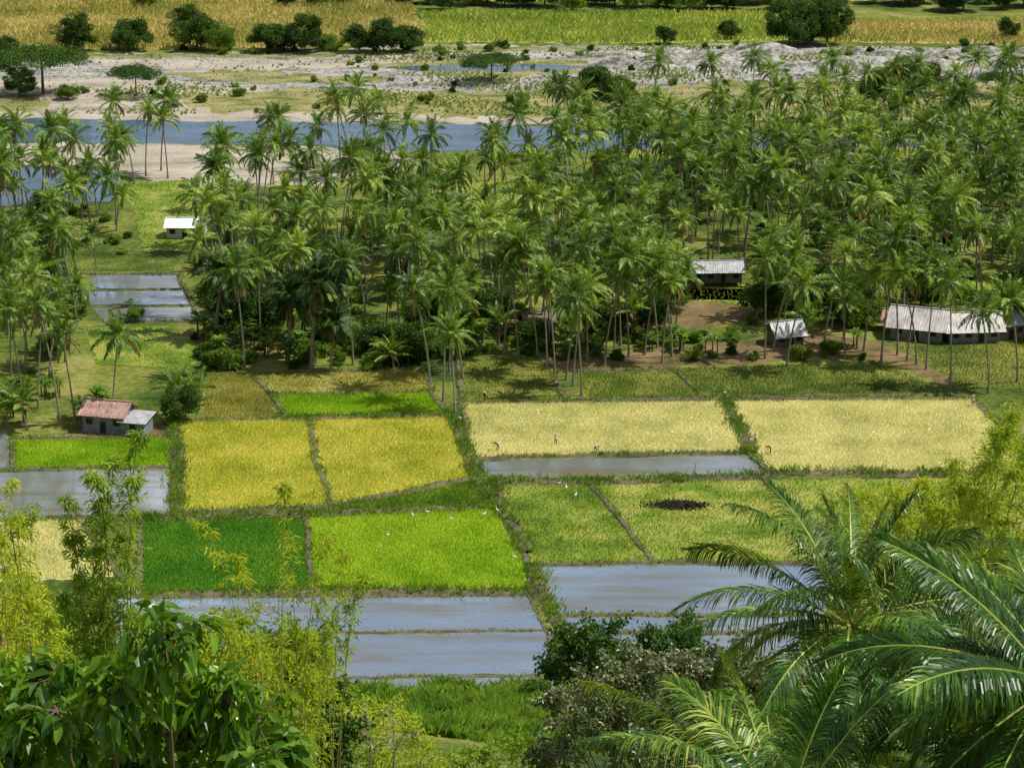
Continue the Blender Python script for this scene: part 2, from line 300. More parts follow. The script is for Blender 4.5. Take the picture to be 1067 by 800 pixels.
for px in ([(440,190),(620,185),(690,215),(560,235),(430,225)],[(620,160),(760,162),(740,185),(640,182)],[(700,285),(800,300),(790,320),(690,312)],[(820,230),(900,235),(880,255),(800,250)],[(900,290),(1040,285),(1060,310),(920,312)],[(940,190),(1067,192),(1060,215),(930,210)],[(640,120),(780,124),(760,136),(650,134)]):
    mb=MB(); poly=WP(px); patch_mb(mb,poly,0.05,0,2,1.6); P=grid_pts(poly,0.9,rng); tufts(mb,P,0.4,0.25,2,rng); obj('grass_clearing',mb.mesh('grass_clearing',[M['stub']]))
crop('corn_field',[(-200,-60),(380,-60),(430,8),(440,44),(300,50),(100,52),(-200,48)],'corn',1.7,1.2,0.4,2,jit=0.8)
crop('corn_field',[(440,14),(800,14),(820,42),(640,46),(446,44)],'ygrass',1.7,1.2,0.4,2,jit=0.8)
crop('corn_field',[(860,24),(1250,22),(1250,46),(1000,46),(860,44)],'corn',1.7,1.2,0.4,2,jit=0.8)
crop('corn_field',[(430,-60),(1250,-60),(1250,0),(440,2)],'ygrass',1.7,1.8,0.6,2,jit=0.8)
# ---------------------------------------------------------------- flooded paddies
def paddy(px,mat='pwater',z=0.05,name='flooded_paddy'):
    mb=MB(); poly=WP(px); patch_mb(mb,poly,z,0,1.5,0.15)
    EXCL.append(poly); return obj(name,mb.mesh(name,[M[mat]]))
pads=[([(120,624),(549,621),(570,655),(352,659),(120,664)],'pwater'),
([(120,667),(352,662),(573,658),(581,702),(353,705),(120,710)],'pwater'),
([(120,713),(353,708),(579,706),(583,717),(353,719),(120,722)],'pwater'),
([(557,591),(716,589),(870,590),(860,640),(577,640),(560,622)],'pwater'),
([(577,643),(850,642),(840,658),(592,658)],'pwater'),([(592,661),(840,661),(830,690),(606,690)],'pwater'),
([(497,481),(784,474),(793,494),(512,499)],'bwater'),
([(-80,494),(172,489),(181,534),(-80,542)],'bwater'),
([(96,287),(186,286),(191,300),(98,301)],'pwater'),([(92,304),(195,303),(202,317),(94,318)],'pwater'),([(96,321),(204,320),(209,333),(110,335)],'bwater'),
([(-60,452),(8,450),(10,488),(-60,492)],'bwater'),
([(700,300),(830,302),(836,314),(700,312)],'bwater')]
for px,mt in pads: paddy(px,mt)
mb=MB()
for px,mt in pads[:8]:
    poly=WP(px); n=len(poly)
    for i in range(n):
        a,b=poly[i],poly[(i+1)%n]; m=int(np.linalg.norm(b-a)*1.6); t=rng.random((m,1)); Q=a+(b-a)*t; c=np.mean(poly,0); Q=Q+(c-Q)*np.abs(rng.normal(0,0.035,(m,1))); Q[:,2]=0.04; tufts(mb,Q,0.25,0.06,2,rng,0,0.5)
obj('paddy_weeds',mb.mesh('paddy_weeds',[M['bund']]))
def dike(mb,pts,w=0.9,h=0.28,gh=0.45,dens=9):
    P=np.array([G(*p) for p in pts]); seg=[]
    for a,b in zip(P[:-1],P[1:]):
        m=max(2,int(np.linalg.norm(b-a)/0.8)); seg+= [a+(b-a)*k/m for k in range(m)]
    seg.append(P[-1]); S=np.array(seg); wob=np.cumsum(rng.normal(0,0.1,(len(S),2)),0); wob-=np.linspace(0,1,len(S))[:,None]*wob[-1]; S[:,:2]+=np.clip(wob,-0.7,0.7); T=nrm(np.gradient(S,axis=0)); Nn=np.stack([-T[:,1],T[:,0],0*T[:,0]],1)
    ww=w*rng.uniform(0.7,1.3,len(S))[:,None]; hh=h*rng.uniform(0.8,1.2,len(S))[:,None]*np.array([0,0,1])
    R=np.stack([S-Nn*ww*0.6,S-Nn*ww*0.3+hh,S+Nn*ww*0.3+hh,S+Nn*ww*0.6],1); n=len(S)
    i=np.arange(n-1)[:,None]*4; F_=np.concatenate([i+np.array([[j,j+1,j+5,j+4]]) for j in range(3)]); mb.add(R,F_,0)
    L=n*0.8; m=int(L*dens); k=rng.integers(0,n,m); k=k[rng.random(m)<0.65+0.35*np.sin(k*0.45)]; m=len(k)
    Q=S[k]+Nn[k]*rng.normal(0,w*0.4,(m,1))+T[k]*rng.uniform(-0.5,0.5,(m,1)); Q[:,2]=h*0.6
    tufts(mb,Q,gh,0.12,3,rng,1,0.5)
D=[[(180,438),(322,436.5),(472,434),(497,498),(420,514.5),(346,527.5),(186,535),(180,438)],[(322,436.5),(346,527.5)],
[(262,388),(283,411),(299,437)],[(283,411),(451,408),(466,433)],[(440,385),(451,408)],[(215,391),(440,385)],
[(482,420),(756,418),(1013,415),(1062,470)],[(482,420),(485,477),(781,471.5),(803,493),(1080,494)],[(756,418),(781,471.5)],
[(497,498),(512,501),(615,502),(794,497),(803,493)],[(615,503),(680,586)],[(794,497),(864,560),(855,587)],
[(512,501),(515,528),(549,576),(555,590),(574,640),(590,659),(604,692)],[(145,541),(318,537),(515,528)],[(318,537),(325,616)],[(145,541),(149,621),(325,616),(549,618),(556,590),(680,587),(870,587)],
[(574,641.5),(850,641)],[(590,659.5),(840,659.5)],[(182,487),(184,540)],[(-60,491),(12,490),(180,487)],[(12,458),(12,490)],[(12,457),(178,455)],
[(-60,543),(86,541),(145,541)],[(86,541),(124,602),(149,621)],[(590,418),(558,366)],[(482,420),(480,372)],[(735,415),(702,384),(602,387)],[(590,418),(735,415),(985,412),(1013,415)],
[(497,498),(478,440)],[(90,286),(186,285),(210,334),(108,336)]]
D2=[[(120,665.5),(352,660.5),(571,656.5)],[(120,711.5),(353,706.5),(582,704)],[(549,618),(571,656.5),(582,704),(586,720)],[(92,302.5),(195,301.5)],[(94,319.5),(203,318.5)],[(120,622),(549,619.5)]]
mb=MB()
for d in D: dike(mb,d)
for d in D2: dike(mb,d,0.5,0.16,0.25,5)
for d in ([(556,590),(574,640),(590,659)],[(512,501),(515,528),(549,576)],[(145,541),(318,537),(515,528)],[(180,438),(186,535)],[(149,621),(325,616),(549,618)],[(512,501),(615,502),(794,497)],[(474,436),(497,498),(512,520)],[(300,437),(466,433)],[(756,418),(781,471.5)],[(803,493),(1080,494)]): dike(mb,d,1.9,0.35,0.75,18)
obj('grassy_field_dikes',mb.mesh('grassy_field_dikes',[M['mud'],M['bund']]))
P=rng.normal(0,1,(1100,3))*[1.7,0.8,0]+G(708,527); P[:,2]=0.07; mb=MB(); tufts(mb,P,0.34,0.22,2,rng,0,0.9); obj('burnt_straw_patch',mb.mesh('burnt_straw_patch',[M['ash']]))
# ---------------------------------------------------------------- palms
def frond(mb,base,az,e0,L,droop,npairs,ll,lw,seg,mi,r,rmi=2,rr=0.03,roll=0.0,grav=0.5):
    n=12; s=np.linspace(0,1,n); a=e0-droop*s**1.4
    H=np.concatenate([[0],np.cumsum(np.cos(a[:-1]))])*L/(n-1); Zz=np.concatenate([[0],np.cumsum(np.sin(a[:-1]))])*L/(n-1)
    u=np.array([math.cos(az),math.sin(az),0]); sd=np.array([-math.sin(az),math.cos(az),0])
    side=sd*0.12*L*r.normal(0,0.5)
    P=base+H[:,None]*u+Zz[:,None]*np.array([0,0,1])+ (s**2)[:,None]*side
    tube(mb,P,rr*(1-0.8*s),4,rmi)
    T=nrm(np.gradient(P,axis=0)); t=np.concatenate([np.linspace(0.14,0.995,npairs)]*2); sg=np.concatenate([np.ones(npairs),-np.ones(npairs)])
    t=np.clip(t+r.normal(0,0.006,len(t)),0.1,1)
    Pt=np.stack([np.interp(t,s,P[:,c]) for c in range(3)],1); Tt=nrm(np.stack([np.interp(t,s,T[:,c]) for c in range(3)],1))
    S0=nrm(np.cross(Tt,np.array([0,0,1.0]))+sd*-0.001); N0=np.cross(S0,Tt)
    rl=roll*(0.3+t)[:,None]; S1=S0*np.cos(rl)+N0*np.sin(rl); N1=np.cross(S1,Tt)
    fa=np.radians(28+37*t+r.normal(0,5,len(t)))[:,None]
    d=nrm(S1*sg[:,None]*np.cos(fa)+Tt*np.sin(fa)+N1*(0.25+r.normal(0,0.08,(len(t),1))))
    le=(ll*(0.35+0.65*np.sin(np.pi*np.clip(t*0.85+0.12,0,1))**0.8)*r.uniform(0.8,1.1,len(t)))[:,None]
    Wv=nrm(Tt-np.sum(Tt*d,1,keepdims=True)*d); pts=[Pt];dd=d.copy(); wv=[lw*0.7]
    gv=grav*r.uniform(0.6,1.4,(len(t),1))
    for k in range(seg):
        dd=nrm(dd+np.array([0,0,-1.0])*gv/seg*(k+0.5)*1.3); pts.append(pts[-1]+dd*le/seg); wv.append(lw*(1.0 if k<seg-1 else 0.12)*(1-0.3*(k/seg)))
    V=np.stack([q for k in range(seg+1) for q in (pts[k]-Wv*wv[k]/2,pts[k]+Wv*wv[k]/2)],1)
    m=2*(seg+1); i=np.arange(len(t))[:,None]*m
    mb.add(V,np.concatenate([i+np.array([[2*k,2*k+1,2*k+3,2*k+2]]) for k in range(seg)]),mi)
def palm_mesh(name,h,seed,nf=26,L=4.0,npairs=22,ll=1.0,lw=0.14,seg=2,leaf='palm',tr=0.17,nuts=True,dry=1,lean=None,e_hi=88,e_lo=-45,rr=0.035,grav=0.7,pw=1.15):
    r=np.random.default_rng(seed); mb=MB(); s=np.linspace(0,1,12)
    lx,ly=(r.normal(0,0.10,2)*h) if lean is None else lean
    P=np.stack([lx*s**1.6,ly*s**1.6,h*s-0.3*(s==0)],1); R=tr*(1-0.35*s); R[0]*=1.7; R[1]*=1.15
    tube(mb,P,R,7,1); top=P[-1]
    for i in range(nf):
        f=(i+0.5)/nf; az=i*2.39996+r.normal(0,0.25); e0=math.radians(e_hi+(e_lo-e_hi)*f**pw+r.normal(0,8))
        dr=math.radians(30+55*f*(1-f)*2+r.normal(0,12)) if f<0.75 else math.radians(40+r.normal(0,8))
        mi=0
        if i>=nf-dry: mi=3
        frond(mb,top+np.array([math.cos(az),math.sin(az),0])*0.12+np.array([0,0,0.25*(1-f)]),az,e0,L*(r.uniform(0.78,1.1))*(0.75 if f<0.12 else 1),dr,npairs,ll,lw,seg,mi,r,rr=rr,roll=r.normal(0,0.6),grav=grav)
    if nuts:
        for i in range(9):
            a=r.uniform(0,6.28); c=top+np.array([math.cos(a)*0.38,math.sin(a)*0.38,-0.3-r.uniform(0,0.5)])
            z=np.array([-1,-0.7,0,0.7,1])*0.16; tube(mb,c+np.stack([0*z,0*z,z],1),np.array([0.02,0.1,0.14,0.1,0.02]),6,4)
    return mb.mesh(name,[M[leaf],M['trunk'],M['rachis'],M['drypalm'],M['coco']])
hts=[11.5,14,16,17,18.5,13,15.5,19.5,9,16.5]
PV=[palm_mesh('coconut_palm_%d'%i,h,100+i,nf=[28,33,26,30,34,28,24,30,28,26][i],L=[4.4,4.9,4.2,4.7,4.9,4.5,4.1,4.6,4.4,4.7][i],dry=[1,0,2,1,0,1,3,1,0,1][i],e_lo=[-45,-55,-35,-50,-60,-40,-55,-45,-30,-60][i]) for i,h in enumerate(hts)]
SP=[palm_mesh('young_palm_%d'%i,h,200+i,nf=20,L=4.6,nuts=False,dry=1,e_hi=85,e_lo=5) for i,h in enumerate([2.5,5.0])]
BP=[palm_mesh('big_palm_%d'%i,h,300+i,nf=38,L=5.8,ll=1.6,lw=0.22,npairs=26,leaf='palmdark',tr=0.35,nuts=False,dry=3,e_lo=-70) for i,h in enumerate([15,11])]
placed=[]
def put(name,me,x,y,sc=1.0,z=0):
    placed.append((x,y)); return obj(name,me,(x,y,z),(0,0,rng.uniform(0,6.28)),sc)
front=[(448,400),(462,418),(474,432),(482,396),(468,388),(560,372),(570,385),(578,392),(597,402),(606,412),(590,396),(640,370),(655,372),(630,380),(690,378),(700,372),(685,362),(797,374),(820,382),(806,366),(880,372),(918,378),(935,370),(945,376),(965,385),(990,402),(1030,410),(955,380),(118,440),(62,440),(78,442),(40,425),(255,385),(368,380),(355,176),(366,180),(378,176),(384,182),(285,192),(402,172),(580,165),(590,170),(600,162),(168,178),(175,186),(140,192),(152,184),(540,372),(12,400),(25,430),(1060,398),(230,215),(270,208),(275,218),(340,205),(415,210),(525,368),(612,376),(672,370),(858,364),(900,366)]
for i,(px,py) in enumerate(front):
    p=G(px,py); put('coconut_palm',PV[[3,4,1,2,5,7,6,9][i%8]],p[0],p[1],rng.uniform(0.9,1.08))
for (px,py,k,s) in [(28,448,1,0.9),(185,436,1,0.95),(8,446,0,1.0),(205,420,0,0.9),(290,372,0,0.9),(410,385,0,1),(520,360,1,0.9),(665,352,1,1.0),(840,350,0,1)]:
    p=G(px,py); put('young_coconut_palm',SP[k],p[0],p[1],s)
for (px,py,k,s) in [(325,384,0,1.0),(300,376,1,1.0),(225,352,1,1.05),(345,388,1,0.75)]:
    p=G(px,py); put('buri_palm',BP[k],p[0],p[1],s)
hb=[G(195,248),G(745,296),G(960,350),G(1010,350),G(820,358),G(130,448),G(160,448),G(925,350)]
clear=[WP([(706,298),(786,298),(784,384),(708,384)]),WP([(172,250),(218,250),(222,335),(170,335)]),WP([(90,336),(205,336),(190,420),(128,440),(88,400)]),WP([(925,352),(1062,352),(1062,372),(925,372)])]
def scatter(zone,sp,n,excl=True,clr=False,gap=0.6):
    poly=WP(zone); A=np.array(poly); outp=[]; tries=0
    while len(outp)<n and tries<n*40:
        tries+=1; p=np.array([rng.uniform(A[:,0].min(),A[:,0].max()),rng.uniform(A[:,1].min(),A[:,1].max()),0.0])[None]
        if not inpoly(p,poly)[0]: continue
        if excl and any(inpoly(p,e)[0] for e in EXCL): continue
        if clr and any(inpoly(p,e)[0] for e in clear): continue
        if any(np.hypot(p[0,0]-h[0],p[0,1]-h[1])<9 for h in hb): continue
        if any((p[0,0]-a)**2+(p[0,1]-b)**2<sp*sp for a,b in placed): continue
        x,y=p[0,0],p[0,1]
        if clr and math.sin(x*0.09+1.3*math.sin(y*0.05))*math.sin(y*0.075+1.1*math.sin(x*0.06+1))>gap: continue
        placed.append((x,y)); outp.append(p[0])
    return outp
Z1=[(-160,172),(40,176),(128,188),(128,215),(150,265),(92,290),(86,330),(60,400),(-160,430)]
Z2=[(190,262),(235,242),(330,236),(430,226),(560,215),(640,176),(800,168),(1220,166),(1220,352),(1060,352),(900,362),(700,376),(600,382),(480,366),(440,356),(300,362),(215,350),(215,300)]
Z3=[(650,122),(1220,118),(1220,146),(850,142),(660,132)]
pts=scatter(Z1,5.4,105,clr=True)+scatter(Z2,5.1,450,clr=True)+scatter(Z3,5.5,30)
for p in pts: obj('coconut_palm',PV[rng.integers(0,10)],p,(rng.normal(0,0.05),rng.normal(0,0.05),rng.uniform(0,6.28)),rng.uniform(0.82,1.1))
# ---------------------------------------------------------------- broadleaf trees
def tree_mesh(name,h,cr,ch,seed,ncl=26,nl=260,ls=0.5,leaf='tree',tr=0.3,flat=False,lw=0.55):
    r=np.random.default_rng(seed); mb=MB(); s=np.linspace(0,1,6); th=h-ch*(0.75 if not flat else 0.5)
    P=np.stack([r.normal(0,0.2)*s,r.normal(0,0.2)*s,th*s-0.2*(s==0)],1); tube(mb,P,tr*(1-0.4*s),7,1); top=P[-1]
    for i in range(ncl):
        a=r.uniform(0,6.28); q=r.uniform(0.15,1)**0.6; el=r.uniform(-0.75,1) if not flat else r.uniform(0.3,1.0)
        R_=cr*q*(math.sqrt(max(0.1,1-(el*0.85)**2)) if not flat else 1)*r.uniform(0.75,1.2)
        c=np.array([math.cos(a)*R_,math.sin(a)*R_,h-ch*0.5+el*ch*0.45*(1 if not flat else (1-q*0.6))*r.uniform(0.8,1.15)])
        mid=(top+c)/2+r.normal(0,0.2,3); B=np.array([top,mid,c]); tube(mb,B,[tr*0.4,tr*0.22,tr*0.06],5,1)
        cs=cr*r.uniform(0.15,0.34); D_=r.normal(0,1,(nl,3)); D_=nrm(D_); rad=cs*r.uniform(0.3,1,nl)**0.5*r.uniform(0.8,1.35,nl)
        Q=c+D_*rad[:,None]*np.array([1,1,0.7 if not flat else 0.4]); leaves(mb,Q,nrm(D_+r.normal(0,0.6,(nl,3))),ls*r.uniform(0.6,1.2,nl),ls*lw,r,0)
    return mb.mesh(name,[M[leaf],M['bark']])
TR=[tree_mesh('broadleaf_0',9,6,8,1,36,300),tree_mesh('broadleaf_1',10.5,6.2,9.4,2,42,300,leaf='tree'),tree_mesh('broadleaf_2',8,6.0,7.2,3,36,280,leaf='treey'),tree_mesh('acacia_0',8.5,7.5,5,4,40,260,0.4,flat=True),tree_mesh('mango',10,6,8.5,5,42,300,leaf='tree')]
BU=[tree_mesh('bush_0',2.6,2.2,2.8,11,16,170,0.35,'tree',0.08),tree_mesh('bush_1',3.4,2.8,3.4,12,18,170,0.38,'treey',0.1),tree_mesh('bush_2',2.0,2.2,2.2,13,14,150,0.3,'bund',0.06)]
for (px,py,k,s) in [(80,52,1,0.95),(140,52,0,1.0),(205,52,0,1.0),(228,54,2,0.9),(195,30,1,0.8),(278,54,0,1.0),(318,54,1,0.9),(300,52,0,0.8),(400,55,1,0.85),(425,54,0,0.8),(375,54,0,0.8),(340,52,2,0.6),(512,86,3,0.95),(822,48,1,1.25),(862,46,4,1.1),(840,46,0,1),(628,102,0,0.9),(645,104,2,0.8),(612,100,0,0.7),(692,46,0,0.5),(945,98,1,0.95),(925,96,0,0.8),(965,98,0,0.8),(912,112,0,0.9),(1050,40,0,0.6),(45,98,3,1.3),(20,100,1,0.7),(142,100,3,0.95),(70,104,2,0.5),(-40,60,1,1),(760,40,0,0.5),(880,335,4,0.9),(850,322,0,0.8),(700,322,0,0.6),(380,360,2,0.7),(425,378,0,0.75),(400,368,4,0.6),(350,352,0,0.7),(560,358,4,0.5),(190,440,4,0.5),(1080,345,4,1),(10,70,0,1),(795,330,0,0.7),(455,350,0,0.8),(1000,105,0,0.6),(1040,100,3,0.7),(540,112,2,0.5),(250,100,2,0.3),(140,335,2,0.3),(640,350,0,0.55),(480,345,2,0.6),(520,340,4,0.6),(900,340,2,0.7),(270,350,4,0.7),(240,330,0,0.8)]:
    p=G(px,py); o=put('acacia_tree' if k==3 else ('mango_tree' if k==4 else 'broadleaf_tree'),TR[k],p[0],p[1],s); o.scale=(s*rng.uniform(0.85,1.15),s*rng.uniform(0.85,1.15),s*rng.uniform(0.85,1.15))
for px in range(430,1250,18):
    p=G(px+rng.uniform(-8,8),7+rng.uniform(-4,5)); 
    if px<880 or px>900: put('broadleaf_tree',TR[rng.integers(0,3)],p[0],p[1],rng.uniform(0.6,1.2))
for px in list(range(-60,430,30)):
    if rng.random()<0.5: p=G(px,4+rng.uniform(-4,3)); put('broadleaf_tree',TR[rng.integers(0,3)],p[0],p[1],rng.uniform(0.4,0.8))
for p in scatter(Z2,4.0,34,clr=True): obj('broadleaf_tree',TR[[0,2,4][rng.integers(0,3)]],p,(0,0,rng.uniform(0,6)),rng.uniform(0.4,0.75))
for p in scatter(Z1,4.0,10,clr=True): obj('broadleaf_tree',TR[[0,2,4][rng.integers(0,3)]],p,(0,0,rng.uniform(0,6)),rng.uniform(0.4,0.7))
for z,n,sa,sb_ in (([(-150,84),(1200,84),(1200,122),(-150,118)],70,0.25,0.7),([(-150,48),(1200,46),(1200,58),(-150,58)],60,0.3,0.8),([(300,60),(1100,58),(1100,86),(300,84)],45,0.2,0.6),(Z2,170,0.3,1.0),(Z1,45,0.3,1.0),([(180,350),(450,356),(440,384),(215,388)],34,0.35,1.05),([(430,345),(980,350),(1000,374),(600,376),(440,372)],44,0.3,0.8)):
    for p in scatter(z,2.0,n): obj('shrub',BU[rng.integers(0,3)],p,(0,0,rng.uniform(0,6)),rng.uniform(sa,sb_))
def banana(seed):
    r=np.random.default_rng(seed); mb=MB()
    for st in range(3):
        b=np.array([r.normal(0,0.7),r.normal(0,0.7),0]); h=r.uniform(1.6,2.6); tube(mb,b+np.array([[0,0,-0.2],[0,0,h*0.5],[0,0,h]]),[0.16,0.13,0.09],6,1)
        for i in range(8):
            az=i*2.4+r.normal(0,0.2); e=math.radians(r.uniform(35,80)); s=np.linspace(0,1,8); a=e-1.5*s
            L=r.uniform(1.8,2.4); Hh=np.concatenate([[0],np.cumsum(np.cos(a[:-1]))])*L/7; Z_=np.concatenate([[0],np.cumsum(np.sin(a[:-1]))])*L/7
            u=np.array([math.cos(az),math.sin(az),0]); sd=np.array([-math.sin(az),math.cos(az),0]); P=b+[0,0,h]+Hh[:,None]*u+Z_[:,None]*np.array([0,0,1])
            w=0.30*np.sin(np.pi*np.clip(s*0.9+0.1,0,1))[:,None]
            V=np.stack([P-sd*w+[0,0,0.06],P,P+sd*w+[0,0,0.06]],1); j=np.arange(7)[:,None]*3; mb.add(V,np.concatenate([j+np.array([[0,1,4,3]]),j+np.array([[1,2,5,4]])]),0)
    return mb.mesh('banana_plant',[M['banana'],M['bark']])
BN=[banana(1),banana(2)]
for p in scatter([(180,340),(470,345),(900,350),(900,366),(600,375),(440,375),(215,385)],2.0,40)+scatter([(0,400),(120,395),(110,440),(0,445)],2,8): obj('banana_plant',BN[rng.integers(0,2)],p,(0,0,rng.uniform(0,6)),rng.uniform(0.8,1.2))
# ---------------------------------------------------------------- houses
def house(name,px,py,w,d,h,rh,roof,wall,rot=0.0,over=0.6,lean_to=None,openings=3,stilts=0):
    p=G(px,py); e=bpy.data.objects.new(name,None); bpy.context.scene.collection.objects.link(e); e.location=p; e.rotation_euler=(0,0,rot)
    mb=MB(); t=0.12; z0=stilts
    box(mb,(0,-d/2,z0+h/2),(w,t,h)); box(mb,(0,d/2,z0+h/2),(w,t,h)); box(mb,(-w/2+t/2,0,z0+h/2),(t,d-t-0.01,h)); box(mb,(w/2-t/2,0,z0+h/2),(t,d-t-0.01,h))
    for sx in (-1,1):
        x=sx*(w/2-t/2); mb.add([(x,-d/2,z0+h),(x,d/2,z0+h),(x,0,z0+h+rh*0.95)],[(0,1,2)])
    if stilts: box(mb,(0,0,z0-0.08),(w,d,0.14))
    obj('walls',mb.mesh('walls',[wall]),parent=e)
    if stilts:
        mb=MB()
        for x in np.linspace(-w/2+.2,w/2-.2,4):
            for y in (-d/2+.2,d/2-.2): tube(mb,[(x,y,-0.2),(x,y,z0-0.15)],[0.1,0.1],6)
        obj('stilts',mb.mesh('stilts',[M['wood']]),parent=e)
    mb=MB(); nx=int(w/0.18); xs_=np.linspace(-w/2-over,w/2+over,nx); rz=0.035*(np.arange(nx)%2)
    for sy in (-1,1):
        ye=sy*(d/2+over); sl=rh/(d/2); ze=z0+h-over*sl+0.06
        rows=np.linspace(0,1,4); V=np.stack([np.stack([xs_,np.full(nx,ye*(1-q)),ze+(z0+h+rh+0.06-ze)*q+rz+rng.normal(0,0.02,nx)],1) for q in rows],0)
        i=(np.arange(3)[:,None]*nx+np.arange(nx-1)[None]).ravel(); mb.add(V,np.stack([i,i+1,i+nx+1,i+nx],1))
    box(mb,(0,0,z0+h+rh+0.13),(w+2*over,0.3,0.05))
    obj('roof',mb.mesh('roof',[roof]),parent=e)
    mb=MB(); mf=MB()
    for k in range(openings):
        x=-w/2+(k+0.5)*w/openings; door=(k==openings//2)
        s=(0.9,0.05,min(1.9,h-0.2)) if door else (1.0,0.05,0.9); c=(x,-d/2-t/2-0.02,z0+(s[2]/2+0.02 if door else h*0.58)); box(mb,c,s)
        for dx in (-1,1): box(mf,(c[0]+dx*(s[0]/2+0.05),c[1]-0.02,c[2]),(0.08,0.08,s[2]+0.1))
        box(mf,(c[0],c[1]-0.02,c[2]+s[2]/2+0.1),(s[0]+0.2,0.08,0.08))
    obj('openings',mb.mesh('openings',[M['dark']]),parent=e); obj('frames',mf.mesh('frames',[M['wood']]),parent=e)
    if lean_to:
        lx,lw,ld,lh,lr=lean_to; mb=MB(); box(mb,(lx,0-ld*0.2,lh/2),(lw,ld,lh)); obj('annex',mb.mesh('annex',[wall]),parent=e)
        mb=MB(); nx=int(lw/0.18)+4; xs_=np.linspace(lx-lw/2-0.5,lx+lw/2+0.5,nx); rz=0.035*(np.arange(nx)%2)
        V=np.stack([np.stack([xs_,np.full(nx,y),z+rz],1) for y,z in ((-ld*0.7-0.6,lh+0.05),(ld*0.3+0.5,lh+lr))],0); i=np.arange(nx-1); mb.add(V,np.stack([i,i+1,i+nx+1,i+nx],1)); obj('annex_roof',mb.mesh('annex_roof',[M['tin']]),parent=e)
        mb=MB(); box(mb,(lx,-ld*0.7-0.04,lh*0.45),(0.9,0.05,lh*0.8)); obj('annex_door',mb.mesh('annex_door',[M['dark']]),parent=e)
    return e
house('farm_hut',114,447,6.8,4.5,3.2,1.5,M['rust'],M['wall'],-0.25,0.6,(5.0,3.8,3.6,2.3,0.7))
house('white_farmhouse',195,246,7.5,5,2.6,1.2,M['white'],M['wallw'],-0.05)
house('stilt_house',745,296,9.5,5,2.2,1.4,M['tin'],M['wood'],0.05,0.6,None,4,1.0)
house('village_house',958,350,9,7,2.8,2.4,M['wroof'],M['wall'],-0.35,0.9)
house('village_house',1010,352,9,6.5,2.6,2.0,M['wroof'],M['wall'],0.1,0.9,None,4)
house('village_house',1046,350,5,5,2.9,1.5,M['tin'],M['wood'],0.3)
house('nipa_hut',818,357,5.0,4.2,2.2,1.7,M['tin'],M['wood'],0.35,0.7)
house('nipa_hut',935,344,4.5,4,2.2,1.6,M['rust'],M['wood'],-0.2,0.6)
house('nipa_hut',560,345,5,4,2.0,1.5,M['thatch'],M['wood'],0.3,0.6)
